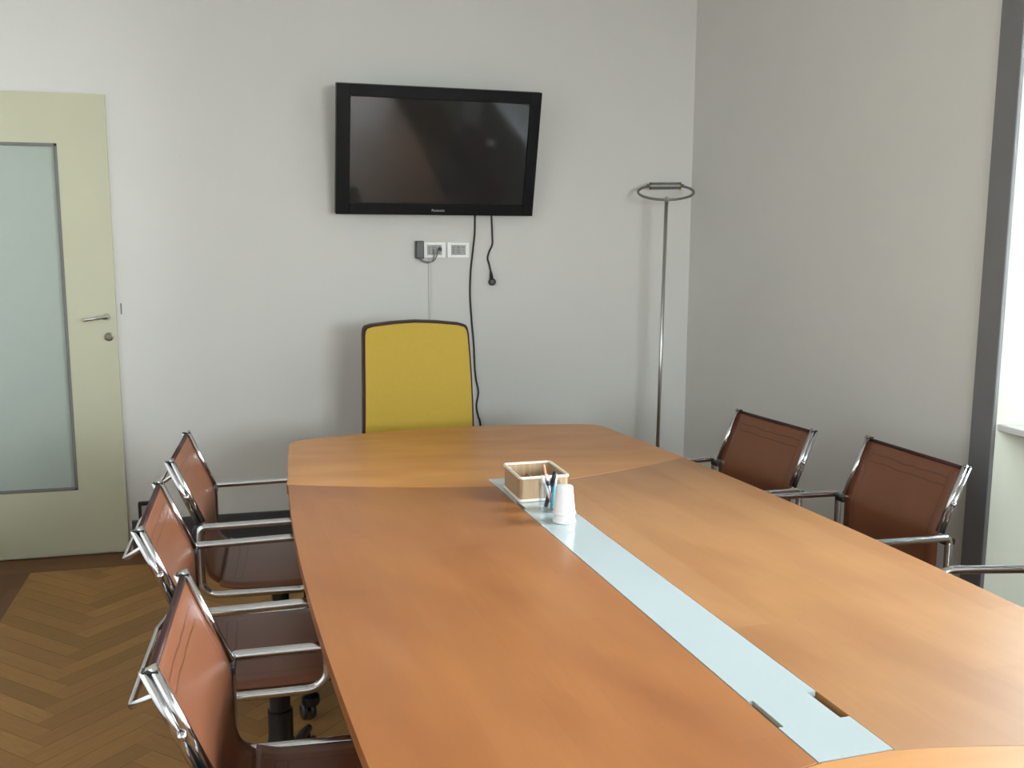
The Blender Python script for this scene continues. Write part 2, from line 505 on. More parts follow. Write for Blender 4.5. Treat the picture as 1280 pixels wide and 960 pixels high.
# windows in the right wall: grey casing to the floor, cream panel below the sill
for n, (a, b) in enumerate(WIN, 1):
    tr = MB()
    tr.box(XR-0.010, XR+0.006, b-0.004, b+0.098, 0, WZ1+0.098, bev=0.004)
    tr.box(XR-0.010, XR+0.006, a-0.098, a+0.004, 0, WZ1+0.098, bev=0.004)
    tr.box(XR-0.010, XR+0.006, a+0.004, b-0.004, WZ1-0.004, WZ1+0.098, bev=0.004)
    struct(tr.build('trim_%d' % n, M['casing']))
    # splayed reveals of the deep recess, and the panel below the sill
    rv = MB()
    SP, DP = 0.10, 0.22
    rv.prism([(XR+0.005, b), (XR+TR, b), (XR+TR, b-SP), (XR+DP, b-SP), (XR+0.005, b-0.003)], 0, WZ1)
    rv.prism([(XR+0.005, a), (XR+0.005, a+0.003), (XR+DP, a+SP), (XR+TR, a+SP), (XR+TR, a)], 0, WZ1)
    struct(rv.build('wall_right_reveals' if n == 1 else 'wall_right_reveals_added', M['apron']))
    struct(MB().box(XR+0.20, XR+TR, a+SP, b-SP, 0, WZ0-0.02).build('wall_right_apron' if n == 1 else 'wall_right_apron_added', M['apron']))
    win = bpy.data.objects.new('window_%d' % n, None); COL.objects.link(win); struct(win)  # the second window is added and unseen, to brighten the back wall
    x0, x1 = XR+0.20, XR+0.245
    p, q = a+SP+0.001, b-SP-0.001
    fr = MB()
    fr.box(x0, x1, q-0.05, q, WZ0, WZ1, bev=0.004)
    fr.box(x0, x1, p, p+0.05, WZ0, WZ1, bev=0.004)
    fr.box(x0, x1, p+0.05, q-0.05, WZ0, WZ0+0.05, bev=0.004)
    fr.box(x0, x1, p+0.05, q-0.05, WZ1-0.05, WZ1, bev=0.004)
    c = (a+b)/2
    fr.box(x0, x1, c-0.035, c+0.035, WZ0+0.05, WZ1-0.05, bev=0.004)
    fr.build('window_frame', M['white_paint'], win)
    MB().box(x0+0.018, x0+0.022, p+0.04, q-0.04, WZ0+0.04, WZ1-0.04).build('pane', M['pane'], win)
    sl = MB(); sl.prism([(XR+0.008, a+0.006), (XR+0.008, b-0.006), (XR+0.20, b-0.093), (XR+0.20, a+0.093)], WZ0-0.022, WZ0, bev=0.003)
    sl.build('window_sill', M['white_paint'], win)

win = bpy.data.objects.new('window_3', None); COL.objects.link(win); struct(win)  # unseen window, put in behind the camera as fill for the back wall
fr = MB()
xa, xb, za, zb = FILL_WIN
ya, yb = YN-0.20, YN-0.155
fr.box(xa, xa+0.05, ya, yb, za, zb, bev=0.004); fr.box(xb-0.05, xb, ya, yb, za, zb, bev=0.004)
fr.box(xa+0.05, xb-0.05, ya, yb, za, za+0.05, bev=0.004); fr.box(xa+0.05, xb-0.05, ya, yb, zb-0.05, zb, bev=0.004)
fr.box((xa+xb)/2-0.035, (xa+xb)/2+0.035, ya, yb, za+0.05, zb-0.05, bev=0.004)
fr.build('window_frame', M['white_paint'], win)
MB().box(xa+0.04, xb-0.04, ya+0.018, ya+0.022, za+0.04, zb-0.04).build('pane', M['pane'], win)
MB().box(xa+0.002, xb-0.002, yb, YN+0.02, za, za+0.022, bev=0.003).build('window_sill', M['white_paint'], win)

# ------------------------------------------------------------------ the glazed door
DX1, DX0 = -0.592, -1.50
door = bpy.data.objects.new('door_1', None); COL.objects.link(door); struct(door)
door.location = ((DX0+DX1)/2, YB, 0)
lx0, lx1 = DX0-door.location.x, DX1-door.location.x
gx1, gx0, gz0, gz1 = -0.806-door.location.x, -1.285-door.location.x, 0.331, 1.960
fy = -0.024
lf = MB()
lf.box(lx0, gx0, fy, 0, 0.012, 2.185)
lf.box(gx1, lx1, fy, 0, 0.012, 2.185)
lf.box(gx0, gx1, fy, 0, 0.012, gz0)
lf.box(gx0, gx1, fy, 0, gz1, 2.185)
lf.build('leaf', M['door'], door)
bd = MB()
for (a, b, c, d) in ((gx0, gx1, gz1-0.014, gz1), (gx0, gx1, gz0, gz0+0.014), (gx0, gx0+0.014, gz0, gz1), (gx1-0.014, gx1, gz0, gz1)):
    bd.box(a, b, fy-0.004, -0.006, c, d, bev=0.002)
bd.build('glazing_bead', M['bead'], door)
MB().box(gx0+0.012, gx1-0.012, -0.014, -0.008, gz0+0.012, gz1-0.012).build('frosted_pane', M['frost'], door)
hx = -0.634-door.location.x
h = MB()
h.lathe([(0, 0), (0.017, 0), (0.017, 0.006), (0.012, 0.012), (0.009, 0.035), (0, 0.036)], (hx, fy, 1.163), 18, Matrix.Rotation(PI/2, 4, 'X').to_3x3())
h.tube(spline([(hx+0.006, fy-0.032, 1.163), (hx-0.02, fy-0.036, 1.161), (hx-0.06, fy-0.036, 1.155), (hx-0.096, fy-0.03, 1.150)], 5), [0.009]*6+[0.008]*5+[0.0075]*5, 10)
h.build('door_handle', M['chrome'], door, smooth=True)
k = MB(); k.lathe([(0, 0), (0.021, 0), (0.021, 0.003), (0.013, 0.005), (0.012, 0.014), (0, 0.015)], (-0.629-door.location.x, fy, 1.068), 18, Matrix.Rotation(PI/2, 4, 'X').to_3x3())
k.build('keyhole_rosette', M['tarnish'], door, smooth=True)
MB().box(-0.574-door.location.x, -0.568-door.location.x, -0.004, 0.0, 1.172, 1.225, bev=0.001).build('strike_plate', M['tarnish'], door)

# ------------------------------------------------------------------ conference table
TCX, TCY, TROT = 0.8708, 2.135, math.radians(2.04)
TH = 0.74
table = empty('conference_table', 'long barrel-shaped cherry wood conference table with a white glass strip down its middle', 'table', (TCX, TCY, 0), TROT)
GW = 0.0702                                           # half width of the glass strip
def hw(v): return 0.753 - 0.030*v*v
def vend(u): return 1.910 - 0.25*u*u
def jn(u): a = max(abs(u), 0.0718); return 0.876 + 0.17*a + 0.21*a*a
# end panel outline (far end): along the joint, then round the rounded corners
def far_panel():
    pts = []
    UJ = 0.7215
    for i in range(25):
        u = -UJ + 2*UJ*i/24
        pts.append((u, jn(u)))
    # right side up to the corner
    side = [(hw(v), v) for v in [1.12 + 0.06*i for i in range(0, 11)] if jn(0.7215) + 0.02 < v]
    rc = 0.085
    # corner by sampling a quadratic curve between side and end
    v_s = 1.72; u_e = 0.555
    p0 = Vector((hw(v_s), v_s)); p2 = Vector((u_e, vend(u_e))); p1 = Vector((0.664, 1.815))
    corner = [(1-t)**2*p0 + 2*t*(1-t)*p1 + t*t*p2 for t in [i/8 for i in range(9)]]
    right = [q for q in side if q[1] < v_s-0.01] + [tuple(q) for q in corner]
    end = [(u, vend(u)) for u in [0.5 - 0.1*i for i in range(0, 11)]]
    left = [(-q[0], q[1]) for q in reversed(right)]
    return pts + right + end + left
fp = far_panel()
Z0, Z1 = TH-0.030, TH
EP = MB().prism(fp, Z0, Z1, bev=0.0012).build('end_panel', M['ven_e_lit'], table)
MB().prism([(-x, -y) for x, y in fp], Z0, Z1, bev=0.0012).build('end_panel', M['ven_e_lit'], table)
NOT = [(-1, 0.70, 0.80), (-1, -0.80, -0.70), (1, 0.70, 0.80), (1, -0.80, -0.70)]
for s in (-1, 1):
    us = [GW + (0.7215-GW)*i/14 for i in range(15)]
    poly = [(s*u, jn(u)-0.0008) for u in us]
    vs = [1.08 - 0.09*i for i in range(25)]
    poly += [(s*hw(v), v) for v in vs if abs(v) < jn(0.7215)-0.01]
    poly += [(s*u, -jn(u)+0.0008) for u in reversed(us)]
    MB().prism(poly, Z0, Z1, bev=0.0010).build('side_panel', M['ven_l'] if s < 0 else M['ven_r_lit'], table)
# glass strip with cable notches in its edges
g1 = GW-0.0015
right = []
nd = 0.018
for (v0, v1) in ((-0.775, -0.677), (0.605, 0.700)):
    right += [(g1, v0), (g1-nd, v0), (g1-nd, v1), (g1, v1)]
poly = [(g1, -jn(g1)+0.002)] + right + [(g1, 0.985), (0, 0.985)]
poly += [(-x if x > g1-0.001 else -(g1-0.010), y) for x, y in reversed([(g1, -jn(g1)+0.002)] + right + [(g1, 0.985)])]
poly += [(0, -jn(0)+0.002)]
MB().prism(poly, TH-0.010, TH+0.0005).build('glass_strip', M['inlay'], table)
MB().box(-GW-0.004, GW+0.004, -0.90, 0.90, TH-0.05, TH-0.031).build('cable_tray', M['slot'], table)
for v in (-1.05, 1.05):
    lg = MB()
    lg.box(-0.26, 0.26, v-0.045, v+0.045, 0.05, TH-0.0305, bev=0.01)
    lg.build('leg', M['leg'], table)
    MB().box(-0.40, 0.40, v-0.07, v+0.07, 0.0, 0.05, bev=0.012).build('foot', M['leg'], table)
MB().box(-0.02, 0.02, -1.005, 1.005, 0.52, TH-0.06, bev=0.004).build('beam', M['leg'], table)

# ------------------------------------------------------------------ brown leather meeting chair
CW, AW, YT, ZT, ZB, ZL = 0.46, 0.540, -0.083, 0.856, 0.660, 0.445
def sheet(prof, half, th, name, parent, sag=0.0):
    """leather panel: prof is a list of (y, z) from one end to the other; uv in metres"""
    bm = bmesh.new()
    uvl = bm.loops.layers.uv.new('UVMap')
    P = [Vector((0, y, z)) for y, z in prof]
    N = 13
    d = 0.0; L = [0.0]
    for a, b in zip(P, P[1:]): d += (b-a).length; L.append(d)
    grid = []
    for side in (0, 1):
        rows = []
        for i, p in enumerate(P):
            a = P[max(0, i-1)]; b = P[min(len(P)-1, i+1)]
            t = (b-a).normalized(); nr = Vector((0, -t.z, t.y))
            row = []
            for k in range(N):
                u = -1 + 2*k/(N-1)
                s = sag*(1-u*u)*math.sin(PI*min(1, max(0, L[i]/d)))
                off = (th/2)*(1 if side == 0 else -1)*(1 if abs(u) < 0.99 else 0.6)
                row.append(bm.verts.new(p + nr*(off - s) + Vector((u*half, 0, 0))))
            rows.append(row)
        grid.append(rows)
    def face(vs, uvs):
        f = bm.faces.new(vs); f.smooth = True
        for lp, q in zip(f.loops, uvs): lp[uvl].uv = q
    for side in (0, 1):
        for i in range(len(P)-1):
            for k in range(N-1):
                vs = [grid[side][i][k], grid[side][i][k+1], grid[side][i+1][k+1], grid[side][i+1][k]]
                us = [(-half+2*half*k/(N-1), L[i]), (-half+2*half*(k+1)/(N-1), L[i]), (-half+2*half*(k+1)/(N-1), L[i+1]), (-half+2*half*k/(N-1), L[i+1])]
                if side: vs.reverse(); us.reverse()
                face(vs, us)
    for i in range(len(P)-1):
        for k, u in ((0, -half), (N-1, half)):
            face([grid[0][i][k], grid[0][i+1][k], grid[1][i+1][k], grid[1][i][k]], [(u, L[i]), (u, L[i+1]), (u, L[i+1]), (u, L[i])])
    for i in (0, len(P)-1):
        for k in range(N-1):
            u0, u1 = -half+2*half*k/(N-1), -half+2*half*(k+1)/(N-1)
            face([grid[0][i][k], grid[1][i][k], grid[1][i][k+1], grid[0][i][k+1]], [(u0, L[i]), (u0, L[i]), (u1, L[i]), (u1, L[i])])
    bmesh.ops.recalc_face_normals(bm, faces=bm.faces)
    me = bpy.data.meshes.new(name); bm.to_mesh(me); bm.free()
    me.materials.append(M['leather'])
    o = bpy.data.objects.new(name, me); COL.objects.link(o); o.parent = parent
    return o

def make_chair():
    r = empty('meeting_chair', '', 'chair')
    dirv = Vector((0, 0-YT, ZB-ZT)).normalized()            # down the rail
    back = [(YT, ZT), (YT*0.75, ZT*0.75+ZB*0.25), (YT*0.5, (ZT+ZB)/2), (YT*0.25+0.003, ZT*0.25+ZB*0.75), (0.000, ZB),
            (0.002, 0.62), (0.002, 0.57), (0.006, 0.525), (0.020, 0.49), (0.046, 0.468)]
    bpts = [(p.y, p.z) for p in spline([(0, y, z) for y, z in back], 3)]
    sheet(bpts, CW/2-0.004, 0.010, 'backrest', r, sag=0.012)
    seat = [(0.048, 0.467), (0.085, 0.457), (0.13, 0.452), (0.24, 0.450), (0.36, 0.454), (0.42, 0.454), (0.452, 0.444), (0.464, 0.425)]
    spts = [(p.y, p.z) for p in spline([(0, y, z) for y, z in seat], 3)]
    sheet(spts, 0.245, 0.012, 'seat', r, sag=-0.008)
    # top edge roll
    for s in (-1, 1):
        x = s*CW/2
        rail = MB()
        nrm = Vector((0, -dirv.z, dirv.y))
        top = Vector((x, YT, ZT)) - dirv*0.012; bot = Vector((x, 0, ZB)) - dirv*0.006
        for q in (-1, 1): rail.tube([top+nrm*0.0075*q, bot+nrm*0.0075*q], 0.0085, 10)
        ro = rail.build('back_rail', M['chrome'], r)
        bolt = MB()
        c = top.lerp(bot, 0.57)
        bolt.lathe([(0, 0.0), (0.007, 0.0), (0.008, 0.006), (0.005, 0.010), (0, 0.011)], c + Vector((s*0.007, 0, 0)), 12, Matrix.Rotation(s*PI/2, 4, 'Y').to_3x3())
        bolt.build('bolt', M['chrome'], ro)
        cap = MB(); cap.box(x-0.0085, x+0.0085, YT-0.014, YT+0.013, ZT+0.004, ZT+0.0095, bev=0.002)
        cap.build('end_cap', M['black'], ro)
        loop = MB()
        pp = round_rect(-0.002, 0.340, ZL, 0.662, 0.050, 8)
        rc = [q for q in round_rect(-0.002, 0.340, ZL, 0.662, 0.016, 8) if q[0] < 0.1 and q[1] > 0.6]
        pp = [q for q in pp if not (q[0] < 0.1 and q[1] > 0.6)]
        pp = pp[:9] + rc + pp[9:]
        loop.tube([(s*AW/2, y, z + (0.006 if z > 0.56 and y > 0.2 else 0)) for y, z in pp], 0.0115, 12, closed=True)
        lo = loop.build('armrest', M['chrome'], r)
        jn_ = MB()
        jn_.box(min(x, s*AW/2)-0.004, max(x, s*AW/2)+0.004, -0.024, 0.012, ZB-0.022, ZB-0.002, bev=0.004)
        jn_.build('connector', M['black'], lo)
    tb = MB(); tb.tube([(-CW/2+0.01, YT, ZT), (CW/2-0.01, YT, ZT)], 0.0075, 8)
    tb.build('top_piping', M['shell'], r)
    # flat chrome handle standing off the back, joining the two rails
    hp = Vector((0, YT, ZT)) + dirv*0.040
    z_h, y_h = 0.776, -0.126
    path = [(-CW/2+0.004, hp.y-0.012, hp.z), (-0.165, y_h, z_h), (-0.157, y_h-0.001, z_h), (0.157, y_h-0.001, z_h), (0.165, y_h, z_h), (CW/2-0.004, hp.y-0.012, hp.z)]
    hb = MB(); hb.tube(path, 0.006, 8)
    hb.build('back_handle', M['chrome'], r)
    # under the seat
    cxy = 0.225
    me = MB(); me.box(-0.20, 0.20, cxy-0.035, cxy+0.035, 0.405, 0.432, bev=0.006)
    for s in (-1, 1): me.box(s*0.205-0.03, s*0.205+0.03, cxy-0.05, cxy+0.05, 0.42, 0.4385, bev=0.004)
    me.box(-0.09, 0.09, cxy-0.11, cxy+0.11, 0.370, 0.408, bev=0.010)
    me.build('tilt_mechanism', M['black'], r)
    co = MB(); co.lathe([(0, 0.11), (0.048, 0.11), (0.044, 0.15), (0.034, 0.19), (0.034, 0.27), (0.028, 0.272), (0.028, 0.372), (0, 0.372)], (0, cxy, 0), 20)
    co.build('gas_column', M['black'], r, smooth=True)
    kn = MB()
    kn.lathe([(0, 0.275), (0.022, 0.275), (0.026, 0.283), (0.024, 0.300), (0.008, 0.316), (0.0045, 0.320), (0.0045, 0.372), (0, 0.372)], (0.0, cxy+0.082, 0), 16)
    kn.build('tension_knob', M['black'], r, smooth=True)
    base = MB(); base.lathe([(0, 0.075), (0.045, 0.075), (0.045, 0.118), (0.034, 0.128), (0, 0.128)], (0, cxy, 0), 20)
    bo = base.build('base', M['black'], r, smooth=True)
    for kx in range(5):
        a = PI/2 + 2*PI*kx/5
        d = Vector((math.cos(a), math.sin(a), 0)); c0 = Vector((0, cxy, 0))
        lg = MB(); lg.tube([c0+d*0.035+Vector((0, 0, 0.098)), c0+d*0.15+Vector((0, 0, 0.092)), c0+d*0.265+Vector((0, 0, 0.076))], [0.020, 0.016, 0.012], 10)
        lo = lg.build('leg', M['black'], bo)
        cs = MB(); q = c0+d*0.262; side = Vector((-d.y, d.x, 0))
        rm = Matrix((side, d, Vector((0, 0, 1)))).transposed() @ Matrix.Rotation(PI/2, 3, 'Y')
        for s in (-1, 1):
            cs.lathe([(0, -0.008), (0.022, -0.008), (0.026, -0.004), (0.026, 0.004), (0.022, 0.008), (0, 0.008)], q + side*0.014*s + Vector((0, 0, 0.026)), 16, rm)
        cs.tube([q+Vector((0, 0, 0.026)), q+Vector((0, 0, 0.076))], 0.006, 8)
        cs.build('castor', M['black'], bo, smooth=True)
    return r

chairs = [
    (-0.142, 3.319, -92.9, 'brown leather chrome chair farthest along the left side of the table, nearest the back wall', 'left'),
    (-0.171, 2.597, -91.0, 'middle one of the three tan leather chrome chairs on the left side of the table', 'left'),
    (-0.070, 1.794, -92.9, 'nearest tan leather chrome chair on the left side of the table, large at lower left', 'left'),
    (1.836, 3.263, 96.5, 'dark brown leather chrome chair behind the table on the right, nearest the floor lamp', 'right'),
    (1.992, 2.661, 92.0, 'dark brown leather chrome chair on the right side in front of the grey window casing', 'right'),
    (2.045, 1.815, 80.5, 'chair at the right edge of the photo of which only one bright chrome armrest shows', 'right'),
]
proto = make_chair()
for i, (x, y, a, lab, side) in enumerate(chairs):
    c = proto if i == 0 else copy_tree(proto)
    c.location = (x, y, 0); c.rotation_euler = (0, 0, math.radians(a))
    c['label'] = lab; c['category'] = 'chair'
    c['group'] = 'brown leather chairs along the %s side of the table' % side

# ------------------------------------------------------------------ yellow chair at the head of the table
yc = empty('executive_chair', 'high-backed mustard yellow chair with dark brown edging at the far head of the table', 'chair', (0.755, 4.22, 0), 0.0)
# local: faces -y; back front face about y=+0.16..0.24
def back_outline(inset=0.0, zb=0.50):
    """front outline (x, s) with s measured up the tilted back"""
    pts = []
    for (x, z) in ((-0.262, zb), (-0.257, 0.70), (-0.251, 0.95), (-0.246, 1.10), (-0.243, 1.125), (-0.232, 1.141), (-0.205, 1.148), (-0.10, 1.158), (0, 1.162)):
        pts.append((x, z))
    pts += [(-x, z) for x, z in reversed(pts[:-1])]
    c = []
    for x, z in pts: c.append((x - math.copysign(inset, x) if abs(x) > 1e-6 else 0, z - inset if z > 0.52 and inset else z))
    return c
def tilted(o_pts, y0, y1):
    """prism of the outline, tilted back by 6 degrees"""
    t = bmesh.new()
    ang = math.radians(5)
    def P(x, z, y):
        s = z-0.50
        bow = 0.06*(1 - (x/0.26)**2) * 0.35         # gentle hollow across the back
        return Vector((x, y + bow + s*math.sin(ang) - 0.03*math.sin(PI*min(1, s/0.66)), 0.50 + s*math.cos(ang)*1.004))
    rows = 14
    zs_top = max(z for _, z in o_pts)
    # build a grid across so that the bow is smooth
    def half(z):
        xs = [p for p in o_pts if p[0] <= 0]
        for (xa, za), (xb, zb) in zip(xs, xs[1:]):
            if za <= z <= zb: return abs(xa + (xb-xa)*(z-za)/(zb-za if zb > za else 1))
        return 0.0
    zmin = min(z for _, z in o_pts)
    zlist = [zmin + (1.10-zmin)*i/12 for i in range(13)] 
    zlist = [z for z in zlist if z < zs_top - 0.06] + [zs_top-0.055, zs_top-0.035, zs_top-0.022, zs_top-0.015]
    N = 17
    grids = []
    for y in (y0, y1):
        g = []
        for z in zlist:
            h_ = half(z); g.append([(u, h_*u, z) for u in [-1+2*k/(N-1) for k in range(N)]])
        # crowned top row
        h_ = half(zs_top-0.015)
        def crown(x):
            xs = [p for p in o_pts if p[0] <= 0]
            ax = -abs(x)
            for (xa, za), (xb, zb) in zip(xs[::-1], xs[::-1][1:]):
                if xb <= ax <= xa: return za + (zb-za)*(ax-xa)/(xb-xa if xb != xa else 1)
            return zs_top
        g.append([(u, h_*u*0.985, crown(h_*u*0.985)) for u in [-1+2*k/(N-1) for k in range(N)]])
        grids.append([[t.verts.new(P(x, z, y)) for (_, x, z) in row] for row in g])
    R_ = len(grids[0])
    for gi, g in enumerate(grids):
        for i in range(R_-1):
            for k in range(N-1):
                vs = [g[i][k], g[i][k+1], g[i+1][k+1], g[i+1][k]]
                t.faces.new(vs if gi == 0 else vs[::-1])
    A, B = grids
    for i in range(R_-1):
        t.faces.new([A[i][0], A[i+1][0], B[i+1][0], B[i][0]])
        t.faces.new([A[i][N-1], B[i][N-1], B[i+1][N-1], A[i+1][N-1]])
    for k in range(N-1):
        t.faces.new([A[R_-1][k], A[R_-1][k+1], B[R_-1][k+1], B[R_-1][k]])
        t.faces.new([A[0][k+1], A[0][k], B[0][k], B[0][k+1]])
    mb = MB(); mb.join(t)
    return mb
tilted(back_outline(), 0.185, 0.245).build('back_shell', M['shell'], yc, smooth=True)
tilted(back_outline(0.010), 0.170, 0.20).build('back_cushion', M['yellow'], yc, smooth=True)
MB().box(-0.25, 0.25, -0.28, 0.18, 0.43, 0.50, bev=0.03, seg=4).build('seat', M['yellow'], yc, smooth=True)
MB().box(-0.24, 0.24, -0.26, 0.22, 0.40, 0.432, bev=0.008).build('seat_pan', M['shell'], yc)
MB().box(-0.06, 0.06, 0.17, 0.24, 0.405, 0.56, bev=0.01).build('back_bracket', M['shell'], yc)
gc = MB(); gc.lathe([(0, 0.10), (0.034, 0.10), (0.034, 0.20), (0.024, 0.21), (0.024, 0.402), (0, 0.402)], (0, -0.03, 0), 20)
gc.build('gas_column', M['black'], yc, smooth=True)
b5 = MB(); b5.lathe([(0, 0.075), (0.045, 0.075), (0.045, 0.118), (0.034, 0.126), (0, 0.126)], (0, -0.03, 0), 20)
b5 = b5.build('base', M['black'], yc, smooth=True)
for kx in range(5):
    a = PI/2 + 2*PI*kx/5
    d = Vector((math.cos(a), math.sin(a), 0)); c0 = Vector((0, -0.03, 0))
    lg = MB(); lg.tube([c0+d*0.035+Vector((0, 0, 0.098)), c0+d*0.16+Vector((0, 0, 0.092)), c0+d*0.29+Vector((0, 0, 0.076))], [0.020, 0.016, 0.012], 10)
    lg.build('leg', M['black'], b5)
    cs = MB(); q = c0+d*0.287; side = Vector((-d.y, d.x, 0))
    rm = Matrix((side, d, Vector((0, 0, 1)))).transposed() @ Matrix.Rotation(PI/2, 3, 'Y')
    for s in (-1, 1):
        cs.lathe([(0, -0.008), (0.022, -0.008), (0.026, -0.004), (0.026, 0.004), (0.022, 0.008), (0, 0.008)], q + side*0.014*s + Vector((0, 0, 0.026)), 16, rm)
    cs.tube([q+Vector((0, 0, 0.026)), q+Vector((0, 0, 0.076))], 0.006, 8)
    cs.build('castor', M['black'], b5, smooth=True)

# ------------------------------------------------------------------ wall television, tilted down on its bracket
TW, THH, TT, TY = 1.006, 0.613, math.radians(13.8), math.radians(1.9)
tv = empty('television', 'black flat-screen television mounted on the back wall, tilted downwards', 'television', (0.945, YB-0.175, 1.948))
tv.rotation_euler = (0, 0, TY)
RT = Matrix.Rotation(TT, 4, 'X')          # top leans towards the room
BZ = 0.062
def tvbox(mb, x0, x1, y0, y1, z0, z1, bev=0.0): return mb.box(x0, x1, y0, y1, z0, z1, bev=bev, rot=RT)
bz = MB()
bl, br, bt, bb = 0.066, 0.056, 0.056, 0.056
tvbox(bz, -TW/2, -TW/2+bl, 0, 0.045, -THH/2, THH/2, 0.003)
tvbox(bz, TW/2-br, TW/2, 0, 0.045, -THH/2, THH/2, 0.003)
tvbox(bz, -TW/2+bl, TW/2-br, 0.0005, 0.045, THH/2-bt, THH/2, 0.003)
tvbox(bz, -TW/2+bl, TW/2-br, 0.0005, 0.045, -THH/2, -THH/2+bb, 0.003)
bz.build('bezel', M['tv'], tv)
tvbox(MB(), -TW/2+bl-0.004, TW/2-br+0.004, 0.010, 0.020, -THH/2+bb-0.004, THH/2-bt+0.004).build('screen', M['screen'], tv)
bk = MB(); tvbox(bk, -TW/2+0.01, TW/2-0.01, 0.042, 0.062, -THH/2+0.01, THH/2-0.01, 0.004); tvbox(bk, -0.36, 0.36, 0.06, 0.078, -0.16, 0.24, 0.006)
bk.build('back_cover', M['tv'], tv)
br_ = MB()
for s in (-0.2, 0.2):
    br_.box(s-0.015, s+0.015, 0.09, 0.168, -0.10, 0.18, bev=0.003)
br_.build('wall_bracket', M['base'], tv)
cu = bpy.data.curves.new('maker_lettering', 'FONT'); cu.body = 'Panasonic'; cu.size = 0.017; cu.align_x = 'CENTER'; cu.align_y = 'CENTER'; cu.extrude = 0.0003
tmp = bpy.data.objects.new('tmp_text', cu)
COL.objects.link(tmp)
bpy.context.view_layer.update()
me = bpy.data.meshes.new_from_object(tmp.evaluated_get(bpy.context.evaluated_depsgraph_get()))
bpy.data.objects.remove(tmp); bpy.data.curves.remove(cu)
me.transform(RT @ Matrix.Translation((0.005, -0.0006, -THH/2+0.024)) @ Matrix.Rotation(PI/2, 4, 'X'))
me.materials.clear(); me.materials.append(M['silver_ink'])
lt = bpy.data.objects.new('maker_lettering', me); COL.objects.link(lt); lt.parent = tv

# cables hanging below the television
yw = YB-0.007
c1 = [(1.164, yw, 1.72), (1.160, yw, 1.643), (1.158, yw, 1.56), (1.145, yw, 1.446), (1.136, yw, 1.36), (1.133, yw, 1.239), (1.142, yw, 1.10), (1.152, yw, 0.987), (1.157, yw, 0.87),
      (1.164, yw, 0.80), (1.177, yw, 0.731), (1.166, yw, 0.66), (1.176, yw, 0.60), (1.187, yw, 0.558), (1.19, yw-0.004, 0.40), (1.20, yw-0.016, 0.20), (1.215, yw-0.025, 0.006)]
lc = MB(); lc.tube(spline(c1, 6), 0.0048, 8)
tag(lc.build('signal_cable', M['cable']), 'long black cable running from the television down the wall behind the yellow chair', 'cable')
pc = empty('power_cable', 'short black power cable hanging below the television with a loose plug at its end', 'cable', (1.248, YB, 1.30))
c2 = [(0.0, -0.007, 0.42), (0.0, -0.007, 0.343), (0.004, -0.007, 0.25), (0.004, -0.007, 0.205), (-0.012, -0.007, 0.17), (-0.021, -0.007, 0.135), (-0.012, -0.008, 0.10), (-0.004, -0.012, 0.06)]
k = MB(); k.tube(spline(c2, 6), 0.0048, 8); k.build('cord', M['cable'], pc)
pl = MB()
pl.tube([(-0.005, -0.012, 0.066), (-0.003, -0.018, 0.03)], [0.006, 0.011], 12)
pl.lathe([(0, -0.017), (0.013, -0.017), (0.018, -0.012), (0.0195, 0), (0.018, 0.010), (0.012, 0.015), (0, 0.016)], (0, -0.020, 0.012), 18, Matrix.Rotation(PI/2, 4, 'X').to_3x3())
pl.build('plug', M['black'], pc, smooth=True)

# ------------------------------------------------------------------ wall sockets
def socket(x, lab, extra):
    e = empty('wall_socket', lab, 'socket', (x, YB, 1.4768), 0, 'socket plates below the television')
    fr = MB()
    o = round_rect(-0.058, 0.058, -0.0395, 0.0395, 0.006, 4)
    i0, i1, j0, j1 = -0.037, 0.037, -0.0245, 0.0245
    fr.box(-0.058, i0, -0.010, 0, -0.0395, 0.0395, bev=0.002)
    fr.box(i1, 0.058, -0.010, 0, -0.0395, 0.0395, bev=0.002)
    fr.box(i0-0.001, i1+0.001, -0.010, 0, j1, 0.0395, bev=0.002)
    fr.box(i0-0.001, i1+0.001, -0.010, 0, -0.0395, j0, bev=0.002)
    fr.build('cover_plate', M['plate'], e)
    ins = MB()
    for q in range(3):
        xx = i0 + (i1-i0)/3*q
        ins.box(xx+0.0006, xx+(i1-i0)/3-0.0006, -0.0075, 0, j0, j1, bev=0.0012)
    io = ins.build('socket_insert', M['insert'], e)
    for q in range(3):
        xx = i0 + (i1-i0)/3*(q+0.5)
        hl = MB()
        for zz in (-0.012, 0, 0.012):
            hl.lathe([(0, 0), (0.0026, 0), (0.0026, 0.002), (0, 0.002)], (xx, -0.0088, zz), 10, Matrix.Rotation(-PI/2, 4, 'X').to_3x3())
        hl.build('pin_holes', M['black'], io)
    return e
s1 = socket(0.9465, 'white wall socket plate with black plug wires in it, beside the black adapter', True)
s2 = socket(1.0715, 'empty white wall socket plate nearest the long hanging cable', False)
ad = empty('power_adapter', 'small black power adapter at the left end of the socket plates, wired into them', 'adapter', (0.866, YB, 1.478))
MB().box(-0.020, 0.0205, -0.045, 0, -0.044, 0.045, bev=0.004).build('housing', M['black'], ad)
wr = MB()
wr.tube(spline([(-0.005, -0.02, -0.043), (0.015, -0.022, -0.060), (0.045, -0.022, -0.066), (0.068, -0.024, -0.055), (0.076, -0.026, -0.025), (0.072, -0.020, 0.002)], 6), 0.0026, 8)
wr.tube(spline([(0.004, -0.02, -0.043), (0.028, -0.020, -0.058), (0.066, -0.024, -0.060), (0.088, -0.026, -0.035), (0.094, -0.026, -0.012), (0.092, -0.019, 0.004)], 6), 0.0026, 8)
wr.build('wires', M['grey_cable'], ad)
MB().box(0.100, 0.116, -0.026, -0.0095, -0.006, 0.012, bev=0.003).build('plug', M['black'], ad)
